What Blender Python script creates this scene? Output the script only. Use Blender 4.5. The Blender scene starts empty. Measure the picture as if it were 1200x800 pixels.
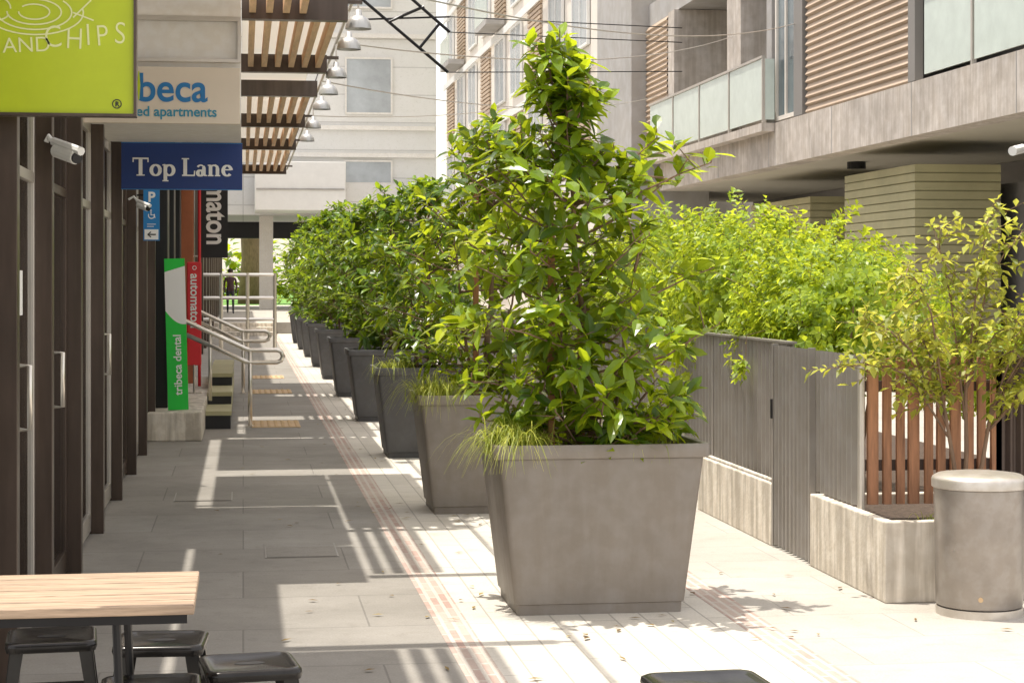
import bpy, bmesh, math, random
from mathutils import Vector, Matrix
PI = math.pi
scene = bpy.context.scene
COL = scene.collection
F = 2200.0; CX = 600.0; HY = 330.0; CH = 1.65
YAW = math.radians(8.15); ca = math.cos(YAW); sa = math.sin(YAW)
R = random.Random(7)

# where a direction of the photo meets a lane-cross plane (Y) or lane-parallel plane (X)
def at(px, py, Y):
    u = (px-CX)/F; t = Y/(ca-sa*u)
    return Vector((t*(sa+ca*u), Y, CH+(HY-py)/F*t))
def yx(px, X):
    u = (px-CX)/F
    return X*(ca-sa*u)/(sa+ca*u)

# ------------------------------------------------------------------ materials
def newmat(name):
    m = bpy.data.materials.new(name); m.use_nodes = True
    nt = m.node_tree; b = nt.nodes['Principled BSDF']
    return m, nt, b
def mat(name, col, rough=.6, metal=0., var=.18, scale=3., bump=0., bscale=60., spec=.5, stretch=(1,1,1), grime=0., streak=0.):
    m, nt, b = newmat(name); N = nt.nodes; L = nt.links
    b.inputs['Roughness'].default_value = rough; b.inputs['Metallic'].default_value = metal
    b.inputs['Specular IOR Level'].default_value = spec
    tc = N.new('ShaderNodeTexCoord'); mp = N.new('ShaderNodeMapping'); mp.inputs['Scale'].default_value = stretch
    L.new(tc.outputs['Object'], mp.inputs['Vector'])
    n = N.new('ShaderNodeTexNoise'); n.inputs['Scale'].default_value = scale; n.inputs['Detail'].default_value = 8; n.inputs['Roughness'].default_value = .65
    L.new(mp.outputs[0], n.inputs['Vector'])
    r = N.new('ShaderNodeValToRGB')
    r.color_ramp.elements[0].position = .3; r.color_ramp.elements[1].position = .7
    r.color_ramp.elements[0].color = tuple(max(0,c*(1-var)) for c in col)+(1,)
    r.color_ramp.elements[1].color = tuple(min(1,c*(1+var)) for c in col)+(1,)
    L.new(n.outputs['Fac'], r.inputs[0]); out = r.outputs[0]
    def mult(out, vec, sc, lo, p0, p1):
        n2 = N.new('ShaderNodeTexNoise'); n2.inputs['Scale'].default_value = sc; n2.inputs['Detail'].default_value = 5
        L.new(vec, n2.inputs['Vector'])
        r2 = N.new('ShaderNodeValToRGB'); r2.color_ramp.elements[0].position=p0; r2.color_ramp.elements[1].position=p1
        r2.color_ramp.elements[0].color=(lo,lo*.98,lo*.95,1); r2.color_ramp.elements[1].color=(1,1,1,1)
        L.new(n2.outputs['Fac'], r2.inputs[0])
        mx = N.new('ShaderNodeMixRGB'); mx.blend_type='MULTIPLY'; mx.inputs[0].default_value=1
        L.new(out, mx.inputs[1]); L.new(r2.outputs[0], mx.inputs[2]); return mx.outputs[0]
    if grime: out = mult(out, mp.outputs[0], scale*5, 1-grime, .42, .62)
    if streak:
        m3 = N.new('ShaderNodeMapping'); m3.inputs['Scale'].default_value=(9,9,.7); L.new(tc.outputs['Object'], m3.inputs['Vector'])
        out = mult(out, m3.outputs[0], 1.6, 1-streak, .40, .58)
    L.new(out, b.inputs['Base Color'])
    if bump:
        nb = N.new('ShaderNodeTexNoise'); nb.inputs['Scale'].default_value = bscale; nb.inputs['Detail'].default_value = 4
        L.new(mp.outputs[0], nb.inputs['Vector'])
        bp = N.new('ShaderNodeBump'); bp.inputs['Strength'].default_value = bump; bp.inputs['Distance'].default_value=.01
        L.new(nb.outputs['Fac'], bp.inputs['Height']); L.new(bp.outputs[0], b.inputs['Normal'])
    return m
def paving(name, c1, c2, mortar, bw, rh, ms=.008, swap=False, dirt=.35, offset=.5, rough=.75, axes='xy', bumpd=.004):
    m, nt, b = newmat(name); N = nt.nodes; L = nt.links
    g = N.new('ShaderNodeNewGeometry'); s = N.new('ShaderNodeSeparateXYZ'); c = N.new('ShaderNodeCombineXYZ')
    L.new(g.outputs['Position'], s.inputs[0])
    ax = {'x':0,'y':1,'z':2}
    a0, a1 = (ax[axes[1]], ax[axes[0]]) if swap else (ax[axes[0]], ax[axes[1]])
    L.new(s.outputs[a0], c.inputs[0]); L.new(s.outputs[a1], c.inputs[1])
    br = N.new('ShaderNodeTexBrick'); br.offset = offset
    br.inputs['Scale'].default_value = 1; br.inputs['Brick Width'].default_value = bw; br.inputs['Row Height'].default_value = rh
    br.inputs['Mortar Size'].default_value = ms; br.inputs['Mortar Smooth'].default_value = .2
    br.inputs['Color1'].default_value = c1+(1,); br.inputs['Color2'].default_value = c2+(1,); br.inputs['Mortar'].default_value = mortar+(1,)
    L.new(c.outputs[0], br.inputs['Vector'])
    out = br.outputs['Color']
    for sc_, det, p0, p1, lo in ((1.3,10,.3,.68,1-dirt),(90,3,.3,.7,.80),(7,6,.55,.75,None)):
        n = N.new('ShaderNodeTexNoise'); n.inputs['Scale'].default_value = sc_; n.inputs['Detail'].default_value = det; n.inputs['Roughness'].default_value = .7
        L.new(g.outputs['Position'], n.inputs['Vector'])
        r = N.new('ShaderNodeValToRGB'); r.color_ramp.elements[0].position=p0; r.color_ramp.elements[1].position=p1
        if lo is None:
            r.color_ramp.elements[0].color=(1,1,1,1); r.color_ramp.elements[1].color=(.82,.81,.79,1)
        else:
            r.color_ramp.elements[0].color=(lo,lo,lo*.98,1); r.color_ramp.elements[1].color=(1,1,1,1)
        L.new(n.outputs['Fac'], r.inputs[0])
        mx = N.new('ShaderNodeMixRGB'); mx.blend_type='MULTIPLY'; mx.inputs[0].default_value=1
        L.new(out, mx.inputs[1]); L.new(r.outputs[0], mx.inputs[2]); out = mx.outputs[0]
    L.new(out, b.inputs['Base Color']); b.inputs['Roughness'].default_value = rough
    b.inputs['Specular IOR Level'].default_value=.3
    bp = N.new('ShaderNodeBump'); bp.inputs['Strength'].default_value=.5; bp.inputs['Distance'].default_value=bumpd; bp.invert=True
    L.new(br.outputs['Fac'], bp.inputs['Height']); L.new(bp.outputs[0], b.inputs['Normal'])
    return m
def leafmat(name, dark, light, trans, tw=.4, rough=.38):
    m, nt, b = newmat(name); N = nt.nodes; L = nt.links
    g = N.new('ShaderNodeNewGeometry'); r = N.new('ShaderNodeValToRGB')
    r.color_ramp.elements[0].color = dark+(1,); r.color_ramp.elements[1].color = light+(1,)
    e = r.color_ramp.elements.new(.55); e.color = tuple(d*.65+l*.35 for d,l in zip(dark,light))+(1,)
    L.new(g.outputs['Random Per Island'], r.inputs[0]); L.new(r.outputs[0], b.inputs['Base Color'])
    b.inputs['Roughness'].default_value = rough
    t = N.new('ShaderNodeBsdfTranslucent')
    r2 = N.new('ShaderNodeValToRGB'); r2.color_ramp.elements[0].color = tuple(c*.4 for c in trans)+(1,); r2.color_ramp.elements[1].color = trans+(1,)
    L.new(g.outputs['Random Per Island'], r2.inputs[0]); L.new(r2.outputs[0], t.inputs['Color'])
    mx = N.new('ShaderNodeMixShader'); mx.inputs[0].default_value = tw
    L.new(b.outputs[0], mx.inputs[1]); L.new(t.outputs[0], mx.inputs[2]); L.new(mx.outputs[0], N['Material Output'].inputs['Surface'])
    return m
def clearglass(name, tint, base=.08):
    m, nt, b = newmat(name); N = nt.nodes; L = nt.links; N.remove(b)
    t = N.new('ShaderNodeBsdfTransparent'); t.inputs[0].default_value = tint+(1,)
    g = N.new('ShaderNodeBsdfGlossy'); g.inputs['Roughness'].default_value=.02
    n = N.new('ShaderNodeTexNoise'); n.inputs['Scale'].default_value=1.2
    bp = N.new('ShaderNodeBump'); bp.inputs['Strength'].default_value=.03; L.new(n.outputs['Fac'],bp.inputs['Height']); L.new(bp.outputs[0],g.inputs['Normal'])
    f = N.new('ShaderNodeFresnel'); f.inputs[0].default_value=1.5
    a = N.new('ShaderNodeMath'); a.operation='ADD'; a.inputs[1].default_value=base; a.use_clamp=True; L.new(f.outputs[0],a.inputs[0])
    mx = N.new('ShaderNodeMixShader'); L.new(a.outputs[0],mx.inputs[0]); L.new(t.outputs[0],mx.inputs[1]); L.new(g.outputs[0],mx.inputs[2])
    L.new(mx.outputs[0], N['Material Output'].inputs['Surface']); return m
M = {}
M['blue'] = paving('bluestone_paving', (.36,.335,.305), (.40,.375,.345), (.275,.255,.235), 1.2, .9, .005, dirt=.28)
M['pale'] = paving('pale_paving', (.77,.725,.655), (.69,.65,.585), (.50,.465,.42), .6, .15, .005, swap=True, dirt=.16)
M['redb'] = paving('red_brick_strip', (.54,.375,.325), (.62,.52,.46), (.68,.62,.56), .23, .053, .011, swap=True, dirt=.2)
M['side'] = paving('side_paving', (.54,.505,.46), (.58,.545,.50), (.42,.395,.365), .9, .6, .004, dirt=.2)
M['ground'] = mat('ground_asphalt', (.15,.15,.15), .9, var=.2)
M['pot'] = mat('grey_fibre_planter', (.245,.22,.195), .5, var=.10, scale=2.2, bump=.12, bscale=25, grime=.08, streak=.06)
M['pot_shade'] = mat('shaded_fibre_planter', (.095,.095,.10), .5, var=.2, scale=2.2, bump=.12, bscale=25, grime=.12)  # planter colour darkened to stand for shade on the farther pots
M['soil'] = mat('soil', (.08,.055,.04), .95, var=.5, scale=30, bump=1, bscale=40)
M['conc'] = mat('concrete', (.80,.74,.65), .8, var=.10, scale=2.5, bump=.3, bscale=40, grime=.10, streak=.34)
M['conc2'] = mat('band_concrete', (.60,.55,.50), .8, var=.22, scale=.9, bump=.2, bscale=20, grime=.14, streak=.15)
M['pier'] = mat('grey_pier_render', (.42,.41,.40), .8, var=.12, scale=.6, grime=.1)
M['bark'] = mat('bark', (.22,.14,.09), .85, var=.35, scale=14, bump=.6, bscale=50, stretch=(1,1,.25))
M['stake'] = mat('red_timber_stake', (.42,.19,.09), .7, var=.3, scale=6, stretch=(4,4,.5))
M['timber'] = mat('table_timber', (.40,.29,.20), .6, var=.45, scale=7, stretch=(.6,9,9), bump=.3, bscale=30)
M['batten'] = mat('batten_timber', (.38,.18,.095), .65, var=.45, scale=6, stretch=(5,5,.5))
M['slat'] = mat('pergola_timber', (.72,.50,.31), .6, var=.2, scale=5, stretch=(6,.5,6))
M['black'] = mat('black_metal', (.022,.022,.024), .3, .6, var=.2)
M['stool'] = mat('gunmetal_paint', (.030,.028,.027), .2, .5, var=.25, grime=.15)
M['brown'] = mat('dark_brown_post', (.090,.064,.050), .30, .25, var=.3, stretch=(1,1,.3), streak=.2)
M['alu'] = mat('aluminium', (.60,.56,.51), .36, .6, var=.08)
M['steel'] = mat('stainless', (.80,.75,.67), .28, .8, var=.06)
M['corr'] = mat('galvanised_sheet', (.33,.31,.29), .45, .4, var=.12, scale=1.2, grime=.08)
M['corrb'] = mat('brown_sheet', (.12,.085,.072), .55, .2, var=.2, streak=.2)
M['bin'] = mat('bin_metal', (.37,.34,.315), .38, .6, var=.14, scale=3, grime=.10)
M['binl'] = mat('bin_lid', (.62,.58,.53), .36, .6, var=.12, grime=.12)
M['white'] = mat('white_paint', (.82,.82,.80), .5, var=.04)
M['lampg'] = mat('lamp_grey', (.50,.50,.49), .35, .4, var=.04)
M['offw'] = mat('offwhite_panel', (.76,.74,.70), .5, var=.06, grime=.05)
M['glass'] = clearglass('shop_glass', (.80,.82,.80), .16)
M['wing'] = mat('window_glass', (.14,.18,.20), .08, 0, var=.4, scale=.5, spec=1.)
M['frost'] = mat('frosted_balustrade', (.64,.72,.66), .12, 0, var=.08, spec=.8)
M['wallbe'] = mat('beige_wall', (.76,.71,.64), .8, var=.06, scale=.5)
M['inner'] = mat('shop_interior', (.52,.46,.39), .8, var=.4, scale=1.2)
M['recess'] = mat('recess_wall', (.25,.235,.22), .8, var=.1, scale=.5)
M['shut'] = mat('brown_shutter', (.50,.39,.29), .6, var=.1, scale=1.)
M['olive'] = mat('olive_cladding', (.44,.41,.24), .7, var=.15, scale=1.)
M['soff'] = mat('soffit_paint', (.56,.53,.44), .8, var=.06, scale=.5)
M['dark'] = mat('dark_cladding', (.014,.014,.016), .4, var=.2)
M['terra'] = mat('terracotta', (.50,.17,.08), .7, var=.15)
M['lime'] = mat('lime_sign', (.52,.64,.01), .35, var=.10, scale=2)
M['limel'] = mat('lime_line', (.85,.90,.45), .5, var=.02)
M['navy'] = mat('navy_sign', (.010,.040,.20), .35, var=.06)
M['signw'] = mat('sign_white', (.92,.92,.91), .45, var=.02)
M['tsign'] = mat('cream_sign', (.70,.61,.49), .45, var=.05)
M['tblue'] = mat('text_blue', (.01,.17,.42), .45, var=.02)
M['ttea'] = mat('text_teal', (.02,.25,.38), .45, var=.02)
M['green'] = mat('sign_green', (.02,.62,.06), .45, var=.04)
M['red'] = mat('sign_red', (.75,.03,.04), .45, var=.04)
M['pblue'] = mat('parking_blue', (.02,.22,.55), .45, var=.03)
M['farw'] = paving('far_panels', (.82,.81,.79), (.79,.785,.775), (.62,.61,.60), 14., 1.3, .03, axes='xz', dirt=.06, offset=0)
M['farg'] = mat('far_window_glass', (.40,.43,.45), .15, 0, var=.3, scale=.4, spec=.8)
M['tact'] = mat('tactile_tan', (.60,.42,.24), .7, var=.12)
M['grass'] = mat('lawn', (.14,.30,.05), .9, var=.3, scale=3)
M['leaf'] = leafmat('glossy_leaf', (.026,.085,.010), (.26,.40,.025), (.80,.92,.03), .44, .27)
M['leaf2'] = leafmat('shaded_leaf', (.024,.078,.010), (.16,.29,.022), (.58,.76,.03), .42, .33)  # leaf colour darkened to stand for shade over the farther row trees
M['leafh'] = leafmat('lime_leaf', (.13,.24,.018), (.40,.52,.04), (.88,.98,.06), .5, .4)
M['leaft'] = leafmat('twig_leaf', (.15,.21,.03), (.50,.53,.09), (.95,.92,.12), .48, .45)
M['tuft'] = leafmat('grass_blade', (.24,.34,.04), (.62,.60,.12), (.85,.9,.12), .45, .5)
M['dry'] = leafmat('fallen_leaf', (.16,.09,.03), (.38,.28,.08), (.3,.25,.05), .1, .7)
M['hair'] = mat('dark_hair', (.02,.012,.008), .7)
m_, nt_, b_ = newmat('shade_sheet_translucent'); tr_=nt_.nodes.new('ShaderNodeBsdfTranslucent'); tr_.inputs[0].default_value=(.85,.83,.78,1)  # material of the added sheets that soften sunlight on the lane
nz_=nt_.nodes.new('ShaderNodeTexNoise'); nz_.inputs['Scale'].default_value=2; rp_=nt_.nodes.new('ShaderNodeValToRGB'); rp_.color_ramp.elements[0].color=(.6,.59,.56,1); rp_.color_ramp.elements[1].color=(.78,.77,.74,1)
nt_.links.new(nz_.outputs[0],rp_.inputs[0]); nt_.links.new(rp_.outputs[0],b_.inputs['Base Color'])
mx_=nt_.nodes.new('ShaderNodeMixShader'); mx_.inputs[0].default_value=.5; nt_.links.new(b_.outputs[0],mx_.inputs[1]); nt_.links.new(tr_.outputs[0],mx_.inputs[2]); nt_.links.new(mx_.outputs[0],nt_.nodes['Material Output'].inputs['Surface']); M['poly']=m_

# ------------------------------------------------------------------ mesh building
ORG = {}
class MB:
    def __init__(s): s.v = []; s.f = []
    def box(s, x0,x1,y0,y1,z0,z1):
        b = len(s.v)
        s.v += [(x0,y0,z0),(x1,y0,z0),(x1,y1,z0),(x0,y1,z0),(x0,y0,z1),(x1,y0,z1),(x1,y1,z1),(x0,y1,z1)]
        s.f += [tuple(b+i for i in q) for q in ((0,3,2,1),(4,5,6,7),(0,1,5,4),(1,2,6,5),(2,3,7,6),(3,0,4,7))]
        return s
    def rings(s, rings, cap0=True, cap1=True):
        b = len(s.v); n = len(rings[0])
        for r in rings: s.v += [tuple(p) for p in r]
        for k in range(len(rings)-1):
            for i in range(n):
                j = (i+1)%n
                s.f.append((b+k*n+i, b+k*n+j, b+(k+1)*n+j, b+(k+1)*n+i))
        if cap0: s.f.append(tuple(b+i for i in reversed(range(n))))
        if cap1: s.f.append(tuple(b+(len(rings)-1)*n+i for i in range(n)))
        return s
    def rsq(s, cx, cy, spec, cap0=True, cap1=True, seg=4, asp=1., aspy=1.):
        rr = []
        for h, z, r in spec:
            ring = []
            for q, (sx, sy) in enumerate(((1,1),(-1,1),(-1,-1),(1,-1))):
                for k in range(seg+1):
                    a = q*PI/2 + k*PI/2/seg
                    ring.append((cx+(sx*(h-r)+r*math.cos(a))*asp, cy+(sy*(h-r)+r*math.sin(a))*aspy, z))
            rr.append(ring)
        return s.rings(rr, cap0, cap1)
    def lathe(s, cx, cy, prof, n=32, cap0=True, cap1=True):
        return s.rings([[(cx+r*math.cos(2*PI*i/n), cy+r*math.sin(2*PI*i/n), z) for i in range(n)] for r, z in prof], cap0, cap1)
    def prism(s, poly, y0, y1):
        n=len(poly); b=len(s.v)
        s.v += [(x,y0,z) for x,z in poly]+[(x,y1,z) for x,z in poly]
        s.f.append(tuple(b+i for i in range(n))); s.f.append(tuple(b+n+i for i in reversed(range(n))))
        for i in range(n): j=(i+1)%n; s.f.append((b+j,b+i,b+n+i,b+n+j))
        return s
    def tube(s, pts, rad, n=6):
        pts = [Vector(p) for p in pts]
        if not isinstance(rad, (list,tuple)): rad = [rad]*len(pts)
        rr = []; prev = None
        for i, p in enumerate(pts):
            d = (pts[min(i+1,len(pts)-1)]-pts[max(i-1,0)])
            d = d.normalized() if d.length > 1e-9 else Vector((0,0,1))
            if prev is None:
                a = d.orthogonal().normalized()
            else:
                a = prev - d*prev.dot(d)
                a = a.normalized() if a.length>1e-6 else d.orthogonal().normalized()
            prev = a; b = d.cross(a)
            rr.append([p+(a*math.cos(2*PI*k/n)+b*math.sin(2*PI*k/n))*rad[i] for k in range(n)])
        return s.rings(rr)
    def leaf(s, p, d, up, L, W, droop=.12, big=True):
        side = d.cross(up)
        if side.length < 1e-4: side = d.orthogonal()
        side.normalize(); nr = side.cross(d)
        b = len(s.v)
        if big:
            def c(t): return p + d*(L*t) - Vector((0,0,droop*L*t*t))
            s.v.append(tuple(c(0)))
            for t, w in ((.38,.5),(.72,.4)):
                q = c(t)
                s.v += [tuple(q-side*(W*w)+nr*(W*.13)), tuple(q), tuple(q+side*(W*w)+nr*(W*.13))]
            s.v.append(tuple(c(1)))
            s.f += [(b,b+2,b+1),(b,b+3,b+2),(b+1,b+2,b+5,b+4),(b+2,b+3,b+6,b+5),(b+4,b+5,b+7),(b+5,b+6,b+7)]
        else:
            q = p+d*(L*.5)
            s.v += [tuple(p), tuple(q-side*(W*.5)+nr*(W*.1)), tuple(p+d*L-Vector((0,0,droop*L))), tuple(q+side*(W*.5)+nr*(W*.1))]
            s.f.append((b,b+3,b+2,b+1))
    def build(s, name, m, parent=None, smooth=False, bevel=0, org=None):
        if parent is not None: o0 = ORG[parent.name]
        elif org is not None: o0 = Vector(org)
        else:
            xs=[p[0] for p in s.v]; ys=[p[1] for p in s.v]; zs=[p[2] for p in s.v]
            o0 = Vector(((min(xs)+max(xs))/2,(min(ys)+max(ys))/2,min(zs)))
        me = bpy.data.meshes.new(name)
        me.from_pydata([(p[0]-o0.x,p[1]-o0.y,p[2]-o0.z) for p in s.v], [], s.f); me.update()
        o = bpy.data.objects.new(name, me); COL.objects.link(o)
        for mm in (m if isinstance(m, list) else [m]): me.materials.append(mm)
        if parent is not None: o.parent = parent
        else: o.location = o0
        ORG[o.name] = o0
        if smooth: me.polygons.foreach_set('use_smooth', [True]*len(me.polygons))
        if bevel:
            bv = o.modifiers.new('bevel','BEVEL'); bv.width = bevel; bv.segments = 2; bv.limit_method='ANGLE'
        return o
def tag(o, label=None, cat=None, group=None, kind=None):
    if label: o['label']=label
    if cat: o['category']=cat
    if group: o['group']=group
    if kind: o['kind']=kind
    return o
def thing(name, label, cat, loc=(0,0,0), group=None):
    o = bpy.data.objects.new(name, None); COL.objects.link(o); o.location = loc
    ORG[o.name] = Vector(loc); return tag(o, label, cat, group)
def dup(o, loc=None, rz=None, label=None, parent=None):
    c = o.copy(); COL.objects.link(c)
    if parent is not None: c.parent = parent
    if loc is not None: c.location = loc
    if rz is not None: c.rotation_euler = (0,0,rz)
    if label: c['label'] = label
    for ch in list(o.children): dup(ch, parent=c)
    return c
def autosm(o, ang=35):
    me = o.data; me.polygons.foreach_set('use_smooth', [True]*len(me.polygons))
    try: me.set_sharp_from_angle(angle=math.radians(ang))
    except Exception: pass
    return o
EPS = [0]
def ribbon(mb, pts, w, y, cx=0, cz=0, sc=1, front=-1):
    EPS[0] = (EPS[0]+1) % 12
    yy = y + front*EPS[0]*.00025
    P = [Vector((cx+p[0]*sc, yy, cz+p[1]*sc)) for p in pts]; n = len(P)
    W = w if isinstance(w,(list,tuple)) else [w]*n
    b = len(mb.v)
    for i,p in enumerate(P):
        d = P[min(i+1,n-1)]-P[max(i-1,0)]; d.normalize()
        s = Vector((-d.z,0,d.x))*W[i]*sc/2
        mb.v += [tuple(p+s), tuple(p-s)]
    for i in range(n-1): mb.f.append((b+2*i,b+2*i+1,b+2*i+3,b+2*i+2))
def arc(cx,cz,rx,rz,a0,a1,n=20):
    return [(cx+rx*math.cos(math.radians(a0+(a1-a0)*i/n)), cz+rz*math.sin(math.radians(a0+(a1-a0)*i/n))) for i in range(n+1)]
def text(name, s, size, loc, m, parent, roll=0., bold=.0, align='LEFT', sx=1., shear=0):
    c = bpy.data.curves.new(name,'FONT'); c.body = s; c.size = size; c.extrude = .0008; c.offset = bold; c.align_x = align; c.shear = shear
    t = bpy.data.objects.new('tmp', c); COL.objects.link(t)
    bpy.context.view_layer.update()
    dg = bpy.context.evaluated_depsgraph_get()
    me = bpy.data.meshes.new_from_object(t.evaluated_get(dg))
    bpy.data.objects.remove(t)
    M4 = Matrix.Translation(Vector(loc)-ORG[parent.name]) @ Matrix.Rotation(PI/2,4,'X') @ Matrix.Rotation(roll,4,'Z') @ Matrix.Scale(sx,4,(1,0,0))
    me.transform(M4); me.materials.clear(); me.materials.append(m)
    o = bpy.data.objects.new(name, me); COL.objects.link(o); o.parent = parent; ORG[o.name]=ORG[parent.name]
    return o

# ------------------------------------------------------------------ setting
def sheet(name, x0,x1,y0,y1,z,m):
    mb = MB(); mb.v=[(x0,y0,z),(x1,y0,z),(x1,y1,z),(x0,y1,z)]; mb.f=[(0,1,2,3)]
    o = mb.build(name, m, org=(0,0,0)); tag(o, kind='structure'); return o
sheet('ground', -400,400,-400,600,-.02, M['ground'])
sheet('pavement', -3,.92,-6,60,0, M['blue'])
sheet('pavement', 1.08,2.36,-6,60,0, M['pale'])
sheet('pavement', .92,1.08,-6,60,.001, M['redb'])
sheet('pavement', 2.36,2.52,-6,60,.001, M['redb'])
sheet('pavement', 2.52,9.6,-6,60,0, M['side'])
sheet('pavement', 9.6,30,-6,60,-.004, M['side'])
o = MB().box(-3,30,60,104,-.01,.36).build('plaza', M['side'], org=(0,0,0)); tag(o, kind='structure')
sheet('lawn', -60,80,104,220,.34, M['grass'])
sheet('garden_bed', 3.5,6.8,10.1,34,.03, M['soil'])

# ------------------------------------------------------------------ left shops
lb = thing('shop_building', 'row of dark brown framed glass shopfronts along the left side of the lane', 'building', (-.95,8,0))
MB().box(-6,-1.95,6.4,20.2,0,2.9).build('inner_wall', M['inner'], lb)
MB().box(-6,-.99,6.4,20.2,2.72,3.25).build('fascia', M['brown'], lb)
posts = [6.5,7.85,9.26,10.9,12.6,14.5,16.4,18.2,19.9]
for y in posts:
    MB().box(-1.0,-.905,y-.045,y+.045,0,2.715).build('post', M['brown'], lb, bevel=.004)
for i in range(len(posts)-1):
    y0, y1 = posts[i]+.05, posts[i+1]-.05
    fr = MB(); w=.045; x0,x1=-1.02,-.985; mid=(y0+y1)/2
    fr.box(x0,x1,y0,y0+w,.02,2.7); fr.box(x0,x1,y1-w,y1,.02,2.7)
    fr.box(x0,x1,y0+w,y1-w,.02,.14); fr.box(x0,x1,y0+w,y1-w,2.62,2.7); fr.box(x0,x1,y0+w,y1-w,2.12,2.17)
    fr.box(x0,x1,mid-.03,mid+.03,.14,2.12)
    f = fr.build('window' if i%2 else 'door', M['alu'] if i%3!=2 else M['brown'], lb, bevel=.003)
    MB().box(-1.01,-1.0,y0+w,y1-w,.14,2.62).build('pane', M['glass'], f)
    MB().box(-1.9,-1.86,y0+.2,y1-.2,.9,2.1).build('interior_panel', M['offw'] if i%2 else M['terra'], lb)
    MB().box(-1.74,-1.35,y0+.3,y1-.4,.0,.85).build('counter', M['timber'] if i%3 else M['white'], lb)
    if i in (1,2,4):
        h = MB(); h.tube([(-.985,mid-.07,1.0),(-.93,mid-.07,1.0),(-.93,mid-.07,1.28),(-.985,mid-.07,1.28)],.012,8)
        h.build('handle', M['steel'], f, smooth=True)
for k,(y,z) in enumerate(((9.9,1.05),(11.6,1.35),(13.4,1.2),(8.6,1.5),(15.2,1.4))):
    MB().box(-.984,-.982,y-.07,y+.07,z,z+.2).build('notice', M['signw'], lb)
MB().box(-.989,-.50,6.9,8.7,3.46,3.52).build('shade_slab', M['offw'], lb)  # unseen slabs added overhead to cast shade on the lane
MB().box(-.499,-.02,6.9,8.7,3.46,3.52).build('shade_slab', M['offw'], lb)
MB().box(-.989,-.50,8.701,10.6,3.40,3.45).build('shade_slab', M['offw'], lb)  # unseen slab added to trim the left side of the sunlit patch
MB().box(-.989,-.02,10.601,12.04,3.46,3.52).build('shade_slab', M['offw'], lb)

# awning box carrying the signs
aw = thing('awning', 'off-white boxed awning over the shopfronts carrying the cream apartments sign', 'awning', (-.5,13,2.68))
MB().box(-.98,-.015,12.08,14.1,2.68,2.70).build('soffit', M['offw'], aw)
MB().box(-.98,-.015,12.08,14.1,2.705,3.5).build('box', M['offw'], aw, bevel=.004)
MB().box(-.98,-.015,12.045,12.075,3.04,3.06).build('frame', M['alu'], aw); MB().box(-.98,-.015,12.045,12.075,3.30,3.33).build('frame', M['alu'], aw); MB().box(-.035,-.015,12.045,12.075,3.06,3.30).build('frame', M['alu'], aw)
ts = thing('shop_sign', 'cream sign with blue lettering about apartments, above the navy sign', 'sign', (-.5,12.0,2.64))
MB().box(-.985,-.02,12.0,12.04,2.645,3.0).build('board', M['tsign'], ts, bevel=.003)
text('lettering','tribeca',.25,(-.885,11.997,2.785),M['tblue'],ts,bold=.004,sx=.95)
text('lettering','serviced apartments',.088,(-.868,11.997,2.69),M['ttea'],ts,bold=.0015,sx=.98)
g = MB(); ribbon(g, [(-.648,2.79),(-.648,2.88),(-.648,2.97)], [.006,.02,.006], 11.995); g.build('mark', M['lime'], ts)

# green sign
gs = thing('shop_sign', 'large lime green sign reading AND CHIPS at the top left', 'sign', (-.7,7.6,2.3))
gx1 = at(160,100,7.6).x
zb = at(160,137,7.6).z; zt = 3.12
MB().box(-1.02,gx1-.012,7.604,7.66,zb+.012,zt).build('board', M['lime'], gs)
MB().box(-1.02,gx1,7.59,7.67,zb,zb+.011).build('frame', M['brown'], gs); MB().box(gx1-.011,gx1,7.59,7.67,zb+.012,zt).build('frame', M['brown'], gs)
MB().tube([(-.7,7.63,3.12),(-.7,7.63,3.46)],.012,8).build('hanger', M['alu'], gs)
p=at(3,62,7.6); text('lettering','AND',.085,(p.x,7.602,p.z),M['limel'],gs,roll=math.radians(3),bold=-.0003)
for k,(ch,xx_,sz) in enumerate((('C',52,.125),('H',76,.12),('I',100,.125),('P',113,.12),('S',133,.125))):
    q=at(xx_,56-k*1.3+(2 if k%2 else 0),7.6); text('lettering',ch,sz,(q.x,7.602,q.z),M['limel'],gs,roll=math.radians((4,-2,3,5,-3)[k]),bold=-.0012,sx=.82)
g = MB(); c=at(40,14,7.6)
for k,(rx,rz,a0,a1) in enumerate(((.19,.09,-170,10),(.145,.07,-160,40),(.105,.05,-180,80),(.06,.03,-180,140))):
    ribbon(g, arc(c.x,c.z,rx,rz,a0,a1), .006, 7.602)
ribbon(g, [(c.x+.15,c.z-.02),(c.x+.22,c.z+.05)], .006, 7.602); ribbon(g, [(c.x+.15,c.z-.0),(c.x+.23,c.z-.03)], .006, 7.602)
ribbon(g, arc(c.x-.14,c.z+.01,.05,.045,0,330), .006, 7.602)
g.build('emblem', M['limel'], gs)
c=at(137,122,7.6); g=MB(); ribbon(g, arc(c.x,c.z,.017,.017,0,360), .004, 7.602); g.build('emblem', M['dark'], gs)
text('lettering','R',.026,(c.x-.007,7.602,c.z-.009),M['dark'],gs,bold=.001)

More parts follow.
